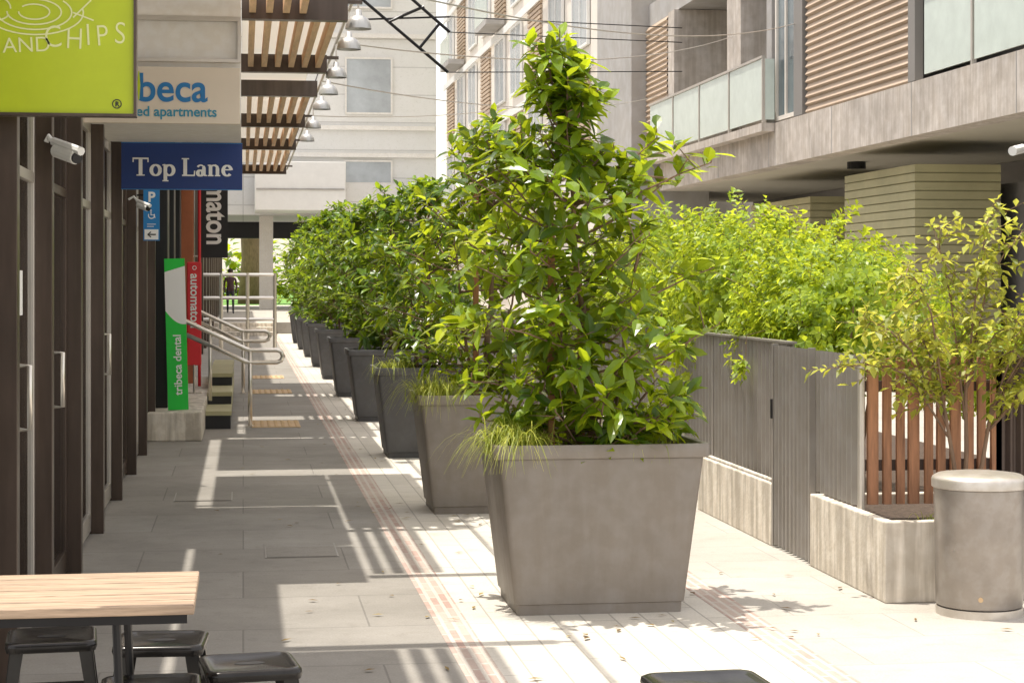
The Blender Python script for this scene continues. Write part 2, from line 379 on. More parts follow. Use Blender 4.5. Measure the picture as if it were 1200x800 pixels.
# Top Lane sign, serif letters
tl = thing('lane_sign', 'navy blue sign with white serif letters reading Top Lane', 'sign', (-.45,14.2,2.34))
A=at(142,222,14.2); B=at(284,168,14.2)
MB().box(A.x,B.x,14.2,14.235,A.z,B.z).build('board', M['navy'], tl, bevel=.003)
g=MB(); w=.005
g.prism([(A.x,A.z),(B.x,A.z),(B.x,A.z+w),(A.x,A.z+w)],14.193,14.199); g.prism([(A.x,B.z-w),(B.x,B.z-w),(B.x,B.z),(A.x,B.z)],14.193,14.199)
g.build('border', M['pblue'], tl)
TK=.205; TN=.085
def ell(cx,cz,rx,rz,a0,a1,n=22):
    P=arc(cx,cz,rx,rz,a0,a1,n); W=[TN+(TK-TN)*abs(math.cos(math.radians(a0+(a1-a0)*i/n))) for i in range(n+1)]
    return (P,W)
GL={
'T':(.93,[([(.03,.945),(.87,.945)],.09),([(.45,0),(.45,.97)],TK),([(.23,.035),(.67,.035)],TN*.8),([(.05,.98),(.05,.74)],TN*.8),([(.85,.98),(.85,.74)],TN*.8)]),
'o':(.68,[ell(.33,.31,.235,.28,0,360)]),
'p':(.74,[([(.17,-.28),(.17,.62)],TK*.95),([(.01,-.265),(.34,-.265)],TN*.8),([(.01,.59),(.17,.615)],TN*.8),ell(.38,.31,.235,.275,-150,150)]),
'L':(.80,[([(.22,0),(.22,.97)],TK),([(.03,.945),(.43,.945)],TN*.8),([(.05,.035),(.72,.035)],TN),([(.71,.0),(.73,.30)],TN*.8)]),
'a':(.62,[ell(.235,.17,.14,.145,0,360),([(.43,.47),(.43,.04)],TK*.95),(arc(.26,.44,.17,.16,0,160),[TK*.8]*5+[TN]*11+[TN+.03]*5),([(.43,.035),(.60,.035)],TN*.8)]),
'n':(.76,[([(.17,0),(.17,.62)],TK*.95),([(.02,.03),(.33,.03)],TN*.8),([(.02,.59),(.17,.61)],TN*.8),(arc(.365,.42,.18,.18,150,0),[TN]*10+[TN+.04]*5+[TK*.8]*6),([(.545,.44),(.545,0)],TK*.95),([(.4,.03),(.70,.03)],TN*.8)]),
'e':(.58,[ell(.31,.31,.215,.275,5,320),([(.12,.36),(.50,.36)],TN*.8)]),
' ':(.28,[])}
def serif(s, x, z, sc, y, m, parent):
    mb=MB(); tot=0
    for ch in s:
        wd, st = GL[ch]
        for P,W in st: ribbon(mb, P, W, y, x+tot*sc, z, sc)
        tot += wd
    return mb.build('lettering', m, parent)
w0 = sum(GL[c][0] for c in 'Top Lane')
p0=at(155,206,14.2); p1=at(272,206,14.2); sc=(p1.x-p0.x)/w0
serif('Top Lane', p0.x, p0.z, sc, 14.19, M['signw'], tl)
for x in (-.3,-.75): MB().tube([(x,14.22,2.6),(x,14.22,2.72)],.008).build('hanger', M['alu'], tl)

def cctv(px,py,Y,label,sc=1.):
    c=at(px,py,Y); r=thing('security_camera', label,'camera', (c.x,c.y,c.z),'security cameras on the shopfronts')
    d=Vector((.62,-.75,-.25)).normalized(); a=c-d*.07*sc; b=c+d*.09*sc
    MB().tube([a,b],.032*sc,14).build('body', M['white'], r, smooth=False, bevel=.004)
    MB().tube([b+d*.001,b+d*.012],.026*sc,14).build('lens', M['black'], r)
    h=MB(); q=c+Vector((0,0,.036*sc)); h.tube([q-d*.09*sc,q+d*.13*sc],.02*sc,8); h.build('visor', M['white'], r)
    MB().tube([a+Vector((0,0,.02)),a+Vector((-.04,.03,.07)),Vector((-.93,c.y+.08,c.z+.06))],.012*sc,8).build('bracket', M['white'], r)
cctv(76,180,9.1,'white bullet security camera on the near brown post under the green sign',1.05)
cctv(167,242,15.6,'small white security camera below the navy sign',.8)

# parking / access sign
ps = thing('parking_sign','narrow blue sign with white P, wheelchair symbol and arrow','sign', (-.8,17,1.9))
A=at(168,282,17.); B=at(187,222,17.)
y=17.
MB().box(A.x,B.x,y,y+.02,A.z,B.z).build('board', M['pblue'], ps)
MB().box(-.95,A.x+.02,y+.005,y+.015,B.z-.06,B.z-.045).build('bracket', M['black'], ps)
wx=B.x-A.x; hz=B.z-A.z
MB().box(A.x+.01,B.x-.01,y-.004,y-.001,A.z+.01,A.z+hz*.22).build('panel', M['signw'], ps)
text('lettering','P',hz*.27,(A.x+wx*.28,y-.003,A.z+hz*.76),M['signw'],ps,bold=.004)
g=MB(); cx=A.x+wx*.5; cz=A.z+hz*.5; s=wx*.3
ribbon(g, arc(cx,cz-s*.1,s*.62,s*.62,150,390), s*.2, y-.003); ribbon(g,[(cx-s*.1,cz+s*.7),(cx-s*.1,cz+.0),(cx+s*.5,cz+.0),(cx+s*.75,cz-s*.6)], s*.22, y-.003)
ribbon(g, arc(cx-s*.1,cz+s*.95,s*.08,s*.08,0,360), s*.2, y-.003)
g.build('wheelchair_symbol', M['signw'], ps)
g=MB(); cz=A.z+hz*.12
ribbon(g,[(cx+s*.9,cz),(cx-s*.7,cz)],s*.25,y-.006); ribbon(g,[(cx-s*.1,cz+s*.55),(cx-s*.75,cz),(cx-s*.1,cz-s*.55)],s*.25,y-.006)
g.build('arrow', M['dark'], ps)
g=MB(); cz=A.z+hz*.32; ribbon(g,[(cx-s*.9,cz),(cx+s*.9,cz)],s*.14,y-.003); ribbon(g,[(cx-s*.9,cz-.02),(cx+s*.5,cz-.02)],s*.14,y-.003); g.build('lettering', M['signw'], ps)

# black shop and far left frontage
fb = thing('shop_building','black clad shop with a terracotta pier beyond the brown shopfronts','building', (-1.2,22,0))
MB().box(-6,-1.0,20.25,27.5,0,4.2).build('wall', M['dark'], fb)
for y in (20.4,22.3,24.4): MB().box(-.995,-.80,y,y+.5,.30,4.1).build('pilaster', M['dark'], fb, bevel=.01)
for y in (20.95,22.85): MB().box(-.99,-.97,y,y+1.3,.75,2.7).build('window', M['wing'], fb)
MB().box(-.86,-.66,25.3,25.6,.0,4.0).build('pier', M['terra'], fb)
MB().box(-.995,-.72,20.35,26,2.95,3.3).build('fascia', M['dark'], fb)
fl = thing('shop_building','tall grey frontage far down the left side of the lane','building', (-1.2,50,0))
MB().box(-8,-1.05,27.6,84,0,7.6).build('wall', M['wallbe'], fl)
for k in range(14):
    y=28.5+k*3.9
    MB().box(-1.045,-1.0,y,y+2.8,.5,2.7).build('window', M['wing'], fl)
    MB().box(-1.045,-.9,y+3.1,y+3.45,0,3.6).build('pilaster', M['brown'], fl)

# plinth, steps
tag(MB().box(-.98,-.42,19.7,27,.0,.30).build('concrete_plinth', M['conc'], bevel=.015), 'low concrete plinth under the green and red signs','plinth')
st = thing('steps','short dark-edged steps beside the concrete plinth','steps',(-.26,22,0))
for k,(y0,zt_) in enumerate(((21.3,.2),(22.5,.345),(23.9,.5))):
    MB().box(-.415,-.14,y0,28,(0,.2,.345)[k]+.001,zt_-.05).build('riser', M['dark'], st)
    MB().box(-.417,-.13,y0-.02,28,zt_-.048,zt_).build('tread', M['olive'], st)

# banners
bb = thing('hanging_banner','black vertical banner with white lettering hung from the shop fascia','banner',(-.4,26,2))
A=at(234,302,26); B=at(267,150,26)
MB().box(A.x,B.x,26,26.02,A.z,B.z).build('banner', M['dark'], bb)
MB().tube([(-.95,26.03,B.z),(B.x+.04,26.03,B.z)],.015).build('bracket', M['alu'], bb)
MB().tube([(-.95,26.03,A.z+.02),(B.x+.04,26.03,A.z+.02)],.012).build('bracket', M['alu'], bb)
text('lettering','automaton',.40,(A.x+.10,25.99,B.z-.18),M['signw'],bb,roll=-PI/2,bold=.010,sx=.81)
rs = thing('upright_sign','red upright sign with white vertical lettering on the plinth','sign',(-.55,23,.3))
A=at(219,428,23); B=at(236,307,23)
MB().box(A.x,B.x,23,23.03,A.z,B.z).build('board', M['red'], rs, bevel=.012)
MB().tube([((A.x+B.x)/2,23.015,.3),((A.x+B.x)/2,23.015,A.z+.02)],.014,8).lathe((A.x+B.x)/2,23.015,[(.09,.30),(.09,.315)],16).build('foot', M['alu'], rs)
text('lettering','automaton',.15,(A.x+.045,22.995,B.z-.14),M['signw'],rs,roll=-PI/2,bold=.003)
g=MB(); c=Vector((A.x+.09,0,B.z-.07)); ribbon(g, arc(c.x,c.z,.022,.022,0,360), .008, 22.996); g.build('emblem', M['signw'], rs)
tag(MB().tube([(-.56,24.6,.3),(-.56,24.6,3.4)],.02,8).build('red_pole', M['red']),'thin red pole behind the red sign','pole')
dsn = thing('upright_sign','tall white and green sign with vertical lettering standing on the plinth','sign',(-.72,20,.3))
A=at(197,475,20); B=at(221,303,20); zm=at(200,380,20).z; wd=B.x-A.x
curve=[(A.x+wd*f, zm+.14*(1-f)**1.6-.02*math.sin(f*PI)) for f in [i/10 for i in range(11)]]
MB().prism([(A.x,.305),(B.x,.305)]+list(reversed(curve)),20,20.035).build('lower_board', M['green'], dsn)
MB().prism([(x,z+.0015) for x,z in curve]+[(B.x,B.z-.08),(A.x,B.z-.14)],20,20.035).build('upper_board', M['signw'], dsn)
MB().prism([(A.x,B.z-.1385),(B.x,B.z-.0785),(B.x,B.z),(A.x,B.z)],20,20.035).build('top_board', M['green'], dsn)
text('lettering','tribeca dental',.115,(B.x-.062,19.995,.46),M['signw'],dsn,roll=PI/2,bold=.002)
dsn.rotation_euler=(0,math.radians(-1.5),0)

# handrails
def handrail(X0,Y0,label,sc=1.,grp='stainless handrails beside the steps',yys=(0,)):
    r=thing('handrail',label,'handrail',(X0,Y0,0),grp)
    def P(x,z,y=0): return (X0+x*sc,Y0+y,z*sc)
    for yy in yys:
        MB().tube([P(-.95,1.31,yy),P(-.72,1.2,yy),P(-.05,.885,yy),P(.0,.87,yy),P(.30,.87,yy),P(.35,.85,yy),P(.37,.80,yy),P(.35,.75,yy),P(.30,.73,yy),P(.0,.73,yy),P(-.06,.745,yy),P(-.72,1.05,yy)],.026*sc,10).build('rail', M['steel'], r, smooth=True)
        MB().tube([P(.0,0.012,yy),P(.0,.86,yy)],.024*sc,10).build('post', M['steel'], r, smooth=True)
        MB().tube([P(-.45,0.3,yy),P(-.45,1.06,yy)],.02*sc,10).build('post', M['steel'], r, smooth=True)
        MB().lathe(X0,Y0+yy,[(.05,.0),(.05,.012)],16).build('base_plate', M['steel'], r)
    return r
handrail(.08,21.6,'nearest stainless steel handrail with a looped end on one post')
handrail(.0,28,'second stainless handrail behind the nearest one',1.06)
rr = thing('railing','distant horizontal ramp railing at the far end of the lane','railing',(0,45,0))
x0=at(228,0,45).x; x1=at(322,0,45).x
for yy in (322,349,374):
    z=at(322,yy,45).z; MB().tube([(x0,45,z),(x1,45,z)],.04,8).build('rail', M['steel'], rr)
for f in (0,.33,.66,1): 
    x=x0+(x1-x0)*f; MB().tube([(x,45,0),(x,45,1.85)],.045,8).build('post', M['steel'], rr)
fs = thing('steps','far wide steps up to the raised plaza','steps',(0,58,0))
for k in range(3): MB().box(-.9,1.0,57.6+k*.8,59.99,k*.12+.001,k*.12+.119).build('tread', M['conc'], fs)

# tactile paving
for k,(px,py,w_,lab) in enumerate(((323,497,.55,'nearest'),(318,459,.6,'middle'),(312,442,.6,'farthest'))):
    t=CH*F/(py-HY); u=(px-CX)/F; X=t*(sa+ca*u); Y=t*(ca-sa*u)
    tp=thing('tactile_pad',lab+' tan studded tactile pad on the grey paving left of the planters','tactile paving',(X,Y,0),'tactile pads')
    MB().box(X-w_/2,X+w_/2,Y-.5,Y+.5,.002,.008).build('pad', M['tact'], tp)
    g=MB()
    for a in range(7):
        for b in range(12): g.lathe(X-w_/2+w_*(a+.5)/7, Y-.5+(b+.5)/12,[(.022,.008),(.016,.014)],8,False)
    g.build('studs', M['tact'], tp)
for (x,y,lab) in ((.35,11.6,'square steel service cover in the shaded paving'),(-.3,14.6,'farther steel service cover near the shopfronts')):
    c=thing('service_cover',lab,'cover',(x,y,0)); MB().box(x-.22,x+.22,y-.3,y+.3,.001,.004).build('frame', M['corr'], c); MB().box(x-.21,x+.21,y-.29,y+.29,.005,.007).build('plate', M['blue'], c)

# ------------------------------------------------------------------ pergola and lamps
pg = thing('pergola','overhead pergola of timber slats on dark steel beams above the shopfronts','pergola',(.3,18,3.45))
ZP=3.5
for (yb,x0) in ((5.5,-.95),(8.78,-.95),(10.8,-.01),(12.75,-.01),(15.95,-.9),(18.0,-.9),(21.6,-.9),(25.3,-.9),(31,-.9)):
    MB().box(x0,.70,yb-.05,yb+.05,ZP-.09 if yb>12 else ZP+.03,ZP+.06 if yb>12 else ZP+.15).build('beam', M['brown'], pg)
for (ya,yb2,n_) in ((4.6,8.7,4),(10.9,12.69,4),(12.81,15.9,6),(18.06,21.5,6),(21.7,25.2,6),(26.5,30.9,6)):
    for k in range(n_):
        x=.04+k*.112
        MB().box(x,x+.045,ya,yb2,ZP-.05,ZP+.055).build('slat', M['slat'], pg)
for (ya,yb2,xa,xb) in ((12.9,16.4,-.01,.70),(14.2,16.4,-.95,-.03),(16.9,20.2,-.95,.60),(20.3,22.9,-.70,.70),(23.5,27.5,-.95,.66),(28.0,31,-.95,.70)):
    MB().box(xa,xb,ya,yb2,ZP+.10,ZP+.11).build('shade_sheet', M['poly'], pg)  # sheets added above the slats to shade the lane, gaps let sun through
MB().tube([(.78,5,ZP+.17),(.78,34,ZP+.17)],.014,8).build('lamp_rail', M['alu'], pg)
for yb in (8.78,12.75,15.95,21.6,25.3,31): MB().box(.70,.80,yb-.02,yb+.02,ZP+.03,ZP+.055).build('bracket', M['brown'], pg)
def lampY(px):
    u=(px-CX)/F; return .78*(ca-sa*u)/(sa+ca*u)
lamp0=None
for k,(px,lab) in enumerate(((420,'nearest white bell lamp hanging from the pergola edge'),(409,'second white bell lamp from the front'),(394,'third white bell lamp from the front'),(385,'fourth white bell lamp from the front'),(377,'fifth white bell lamp from the front'),(367,'sixth white bell lamp from the front'),(360,'farthest white bell lamp under the pergola edge'))):
    Y=lampY(px)
    if lamp0 is None:
        lamp0=thing('pendant_lamp',lab,'lamp',(0,0,0),'white bell lamps along the pergola')
        MB().lathe(0,0,[(.090,0),(.088,.02),(.082,.045),(.068,.068),(.045,.084),(.026,.092),(.022,.13),(.010,.135)],24,False,True).build('shade', M['lampg'], lamp0, smooth=True)
        MB().lathe(0,0,[(.006,.13),(.006,.30)],8).build('stem', M['alu'], lamp0)
        MB().lathe(0,0,[(.03,.02),(.03,.06)],12).build('bulb', M['signw'], lamp0)
        r=lamp0
    else: r=dup(lamp0,label=lab)
    r.location=(.78,Y,ZP-.125)

# overhead cables
cb=[((.78,12.75,3.67),(9.0,30,5.9)),((.78,15.9,3.67),(9,34,6.2)),((.78,19,3.67),(9,40,5.7)),((.78,23,3.67),(9,46,6.6))]
for k,(a,b) in enumerate(cb):
    a=Vector(a); b=Vector(b); pts=[]
    for i in range(15):
        f=i/14; p=a.lerp(b,f); p.z-=.55*4*f*(1-f)*.5; pts.append(p)
    tag(MB().tube(pts,.007,5).build('cable', M['alu']),('nearest','second','third','farthest')[k]+' thin cable strung across the lane from the pergola','cable','cables across the lane')
tr=thing('steel_truss','dark steel rod truss high above the trees near the top of the photo','truss',tuple(at(470,30,35)))
def rod(a,b,r=.030,m='black'): MB().tube([a,b],r,6).build('rod', M[m], tr)
P0=at(425,0,35); P1=at(525,85,35); P2=at(470,-12,35); P3=at(527,38,35); P4=at(395,24,35); P5=at(527,20,35)
rod(P0,P1); rod(P2,P3); rod(P4,P5,.018); rod(at(455,26,35),at(497,8,35)); rod(at(492,56,35),at(515,28,35))
rod(P1,Vector((9,38,6.0)),.01); rod(P3,Vector((9,38,6.6)),.01); rod(P5,Vector((9,38,6.9)),.01); rod(P0,Vector((P0.x-1,35,7.8))); rod(P2,Vector((P2.x-1,35,7.9))); rod(P4,Vector((.7,31,3.6)),.01)

# ------------------------------------------------------------------ right apartment building
ab = thing('apartment_building','right-hand apartment building with concrete band, brown louvre shutters and glass balconies','building',(11,30,0))
XB=9.0
def box(name,m,x0,x1,y0,y1,z0,z1,bevel=0,parent=None): return MB().box(x0,x1,y0,y1,z0,z1).build(name,m,parent or ab,bevel=bevel)
box('concrete_band',M['conc2'],XB,XB+.35,14,40,3.63,4.36)
for y in (17.5,21,24.5,28,31.5,35): box('joint',M['pier'],XB-.004,XB-.001,y,y+.02,3.63,4.36)
box('soffit',M['soff'],XB+.352,13.5,14,47,3.70,4.30)
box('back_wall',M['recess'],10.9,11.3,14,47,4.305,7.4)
box('upper_slab',M['pier'],XB+.1,14,14,47,7.4,7.9)
box('upper_wall',M['wallbe'],XB+.3,14,14,47,7.905,12)
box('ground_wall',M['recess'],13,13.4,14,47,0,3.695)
def shutter(y0,y1,z0,z1,x=XB+.02,m='shut',n=None):
    g=MB(); n=n or int((z1-z0)/.12); h=(z1-z0)/n
    g.box(x+.05,x+.09,y0,y1,z0,z1)
    for i in range(n):
        z=z0+i*h
        b=len(g.v)
        g.v += [(x+.049,y0,z+h*.98),(x+.049,y1,z+h*.98),(x-.0,y1,z+h*.25),(x-.0,y0,z+h*.25),(x+.049,y0,z),(x+.049,y1,z)]
        g.f += [(b,b+3,b+2,b+1),(b+3,b+4,b+5,b+2)]
    return g.build('shutter',M[m],ab)
shutter(yx(1062,XB),yx(942,XB),4.37,7.38)
shutter(yx(780,XB),yx(745,XB),4.37,7.38)
box('post',M['recess'],XB+.0,XB+.12,yx(1072,XB),yx(1064,XB),4.37,7.39)
box('post',M['recess'],XB+.0,XB+.12,yx(940,XB),yx(930,XB),4.37,7.39)
def window(y0,y1,z0,z1,x,parent=ab,frame='recess',mull=1,pane='wing'):
    g=MB(); w=.07
    g.box(x-.05,x+.03,y0,y0+w,z0,z1); g.box(x-.05,x+.03,y1-w,y1,z0,z1); g.box(x-.05,x+.03,y0+w,y1-w,z0,z0+w); g.box(x-.05,x+.03,y0+w,y1-w,z1-w,z1)
    for k in range(mull):
        ym=y0+(y1-y0)*(k+1)/(mull+1); g.box(x-.045,x+.025,ym-.03,ym+.03,z0+w,z1-w)
    f=g.build('window',M[frame],parent)
    MB().box(x-.01,x+.01,y0+w,y1-w,z0+w,z1-w).build('pane',M[pane],f); return f
window(yx(928,XB),yx(905,XB),4.40,7.3,XB+.1,frame='wallbe')
box('fin',M['pier'],XB+.02,XB+1.9,yx(903,XB),yx(897,XB),4.37,7.39)
box('fin',M['conc2'],XB+.0,XB+1.9,yx(868,XB),yx(852,XB),4.37,7.39)
box('fin',M['conc2'],XB+.0,XB+1.9,yx(790,XB),yx(783,XB),4.37,7.39)
window(yx(850,XB+1.85),yx(800,XB+1.85),4.4,6.9,10.88,mull=2)
window(14.5,23.8,4.4,7.2,10.88,mull=5)
def balustrade(y0,y1,x,n,z0=4.37,z1=5.5,par=ab):
    d=(y1-y0)/n
    for i in range(n):
        MB().box(x-.012,x+.012,y0+i*d+.05,y0+(i+1)*d-.05,z0+.06,z1-.03).build('balustrade_panel',M['frost'],par)
        MB().box(x-.03,x+.03,y0+i*d-.02,y0+i*d+.03,z0,z1-.03).build('baluster',M['alu'],par)
    MB().box(x-.035,x+.035,y0,y1,z1-.025,z1+.02).build('handrail',M['alu'],par)
balustrade(15.5,yx(1076,XB)-.05,XB+.06,5)
yb0,yb1=yx(895,XB-.18),yx(762,XB-.18)
balustrade(yb0,yb1,XB-.18,4)
box('balustrade_panel',M['frost'],XB-.16,XB+.0,yb0-.03,yb0-.01,4.42,5.46)
box('balcony_floor',M['conc2'],XB-.23,XB-.005,yb0-.05,yb1+.05,4.22,4.36)
box('pier',M['pier'],XB-.3,XB+1.5,yx(740,XB-.3),yx(700,XB-.3),0,12)
def louv(y0,y1,x0,x1,z1):
    g=MB(); g.box(x0+.03,x1,y0+.03,y1,0,z1); n=int(z1/.13)
    for i in range(n):
        z=z1-(i+1)*.13; g.box(x0,x1,y0,y1,z+.012,z+.125)
    g.build('louvre_enclosure',M['olive'],ab)
louv(26,29.2,9.6,10.9,3.35)
louv(33,37,10.2,11.6,3.2)
for k in range(4): window(20+k*1.4,21.3+k*1.4,.1,3.2,12.9,frame='dark',mull=0)
window(30,33,.1,3.2,12.9,frame='dark'); window(38,42,.1,3.2,12.9,frame='dark')
box('door',M['recess'],11.2,11.35,25.5,27.5,.0,3.1)
for x,y in ((10.2,22.5),(10.4,31)):
    MB().lathe(x,y,[(.16,3.58),(.16,3.695)],20).build('ceiling_lamp',M['dark'],ab)
cc=thing('security_camera','white security camera under the concrete band at the right edge','camera',tuple(at(1194,178,20.5)))
c=Vector(cc.location); MB().tube([c+Vector((-.12,-.1,0)),c+Vector((.06,.05,.04))],.055,12).build('body',M['white'],cc); MB().tube([c+Vector((.02,0,.03)),c+Vector((.1,0,.1)),(c.x+.12,c.y,3.62 if c.z<3.6 else c.z+.1)],.02,8).build('bracket',M['white'],cc)

ab2=thing('apartment_building','pale beige apartment block with small balconies farther down the right side','building',(12,65,0))
MB().box(XB+.05,20,47.6,84,0,22).build('wall',M['wallbe'],ab2)
for c_ in range(9):
    for s_ in range(5):
        y0=48.6+c_*4.0; z0=4.9+s_*3.0
        if (c_+s_)%3==0:
            g=MB(); n=16
            for i in range(n): g.box(XB-.03,XB+.045,y0,y0+2.6,z0+i*.15,z0+i*.15+.10)
            g.build('shutter',M['shut'],ab2)
        else:
            window(y0,y0+2.4,z0,z0+2.3,XB+.0,ab2,frame='white',mull=1,pane='farg')
        if c_%3==1 and s_%2==0:
            b=MB().box(XB-.7,XB-.06,y0-.3,y0+2.9,z0-.35,z0-.15).build('balcony',M['pier'],ab2)
            MB().box(XB-.7,XB-.67,y0-.3,y0+2.9,z0-.14,z0+.85).build('glass',M['frost'],b)
for s_ in range(5): MB().box(XB-.1,XB-.052,47.6,84,4.2+s_*3.0,4.45+s_*3).build('floor_band',M['white'],ab2)

# ------------------------------------------------------------------ far building closing the lane
fbld=thing('office_building','white panelled building bridging over the far end of the lane','building',(2,88,0))
MB().box(-30,9.0,88,100,4.75,30).build('facade',M['farw'],fbld)
MB().box(-30,9.0,98.5,99,3.9,4.745).build('beam',M['dark'],fbld)
def fwin(px0,px1,py0,py1,n=3,Y=88.,m='farg'):
    a=at(px0,py1,Y); b=at(px1,py0,Y)
    g=MB(); w=.09
    g.box(a.x,b.x,Y-.1,Y-.02,a.z,a.z+w); g.box(a.x,b.x,Y-.1,Y-.02,b.z-w,b.z)
    for k in range(n+1):
        x=a.x+(b.x-a.x-w)*k/n; g.box(x,x+w,Y-.1,Y-.02,a.z+w,b.z-w)
    f=g.build('window',M['offw'],fbld); MB().box(a.x+.01,b.x-.01,Y-.06,Y-.04,a.z+.01,b.z-.01).build('pane',M[m],f)
fwin(403,460,188,216,1); fwin(404,460,68,134,1); fwin(404,460,-40,10,1)
for yy in (42,150,182): 
    z=at(400,yy,88).z; MB().box(-30,8.9,87.8,87.99,z-.1,z+.1).build('ledge',M['offw'],fbld)
for px in (312,420,480):
    x=at(px,0,89).x; MB().box(x-.32,x+.32,89,89.8,.365,4.745).build('column',M['offw'],fbld)
lk=thing('link_bridge','smooth white link bridge below the far building windows','bridge',(4,84,4.9))
A=at(299,246,83.5); B=at(405,190,83.5)
MB().box(A.x,B.x,83.5,87.7,A.z,B.z).build('deck',M['white'],lk,bevel=.02)
MB().box(A.x+.05,B.x-.05,83.44,83.49,A.z+.9,A.z+.96).build('joint',M['pier'],lk)
MB().box(B.x+.01,8.9,83.9,87.7,A.z-.1,B.z-.9).build('wing',M['farw'],lk)

# person far away
def person(X,Y,Z,label):
    r=thing('person',label,'person',(X,Y,Z))
    J=[(0,0,.95),(0,.0,1.15),(0,.01,1.36),(0,-.0,1.5),(0,-.02,1.62),(0,-.02,1.72),
       (.19,0,1.42),(.25,.04,1.14),(.23,-.08,.92),(.22,-.12,.83),(-.19,0,1.42),(-.25,-.02,1.14),(-.24,-.12,.93),(-.23,-.16,.84),
       (.10,0,.90),(.11,-.12,.50),(.11,-.08,.08),(.12,-.22,.04),(-.10,0,.90),(-.11,.06,.50),(-.11,.26,.12),(-.11,.16,.05)]
    Rd=[.15,.135,.15,.055,.095,.08,.065,.05,.04,.035,.065,.05,.04,.035,.1,.065,.045,.04,.1,.065,.045,.04]
    E=[(0,1),(1,2),(2,3),(3,4),(4,5),(2,6),(6,7),(7,8),(8,9),(2,10),(10,11),(11,12),(12,13),(0,14),(14,15),(15,16),(16,17),(0,18),(18,19),(19,20),(20,21)]
    me=bpy.data.meshes.new('body'); me.from_pydata(J,E,[]); o=bpy.data.objects.new('body',me); COL.objects.link(o); o.parent=r
    sk=o.modifiers.new('skin','SKIN'); 
    if not me.skin_vertices: me.attributes.new('sv','FLOAT','POINT')
    for i,sv in enumerate(me.skin_vertices[0].data): sv.radius=(Rd[i],Rd[i]*.85)
    me.skin_vertices[0].data[0].use_root=True
    ss=o.modifiers.new('sub','SUBSURF'); ss.levels=1; ss.render_levels=1
    m,nt,b=newmat('person_clothes_skin'); N=nt.nodes; L=nt.links
    tc=N.new('ShaderNodeTexCoord'); sp=N.new('ShaderNodeSeparateXYZ'); L.new(tc.outputs['Object'],sp.inputs[0])
    rp=N.new('ShaderNodeValToRGB'); rp.color_ramp.interpolation='CONSTANT'
    dv=N.new('ShaderNodeMath'); dv.operation='DIVIDE'; dv.inputs[1].default_value=2; L.new(sp.outputs[2],dv.inputs[0]); L.new(dv.outputs[0],rp.inputs[0])
    rp.color_ramp.elements[0].color=(.02,.022,.03,1); rp.color_ramp.elements[1].position=.74; rp.color_ramp.elements[1].color=(.45,.27,.2,1)
    e=rp.color_ramp.elements.new(.46); e.color=(.05,.015,.018,1)
    L.new(rp.outputs[0],b.inputs['Base Color']); me.materials.append(m)
    MB().lathe(X,Y+.01,[(.09,Z+1.66),(.108,Z+1.70),(.10,Z+1.76),(.06,Z+1.81),(.01,Z+1.83)],14).build('hair',M['hair'],r,smooth=True)
    return r
try: person(at(270,330,76).x,76,.36,'person in dark clothes walking at the far end of the lane')
except Exception as ex: print('person', ex)

# ------------------------------------------------------------------ planters with trees
AY=.74
def make_pot(label,m):
    p=thing('planter',label,'planter',(0,0,0),'square tapered planters in a row')
    o=MB().rsq(0,0,[(.415,0,.02),(.418,.05,.02),(.430,.055,.03),(.514,.775,.03)],True,False,aspy=AY).build('body',m,p); autosm(o)
    o=MB().rsq(0,0,[(.515,.776,.03),(.535,.780,.03),(.541,.787,.03),(.542,.838,.03),(.538,.847,.03),(.508,.847,.025),(.503,.84,.02),(.498,.74,.02)],True,False,aspy=AY).build('rim',m,p); autosm(o)
    MB().rsq(0,0,[(.497,.76,.02),(.497,.785,.02)],False,True,aspy=AY).build('soil',M['soil'],p)
    return p
PY=[9.49,13.57,17.85,22.5,27.3,32.2,36.8,41.6,46.2,51]
PX=1.757
ordn=['nearest','second','third','fourth','fifth','sixth','seventh','eighth','ninth','tenth']
pot0=None; pot_shade=None
for i,y in enumerate(PY):
    lab=ordn[i]+' square grey planter from the front'+(', the large pale grey one' if i==0 else '')
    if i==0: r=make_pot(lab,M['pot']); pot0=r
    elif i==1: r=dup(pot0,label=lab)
    elif i==2: r=make_pot(lab,M['pot_shade']); pot_shade=r
    else: r=dup(pot_shade,label=lab)
    r.location=(PX,y,0)

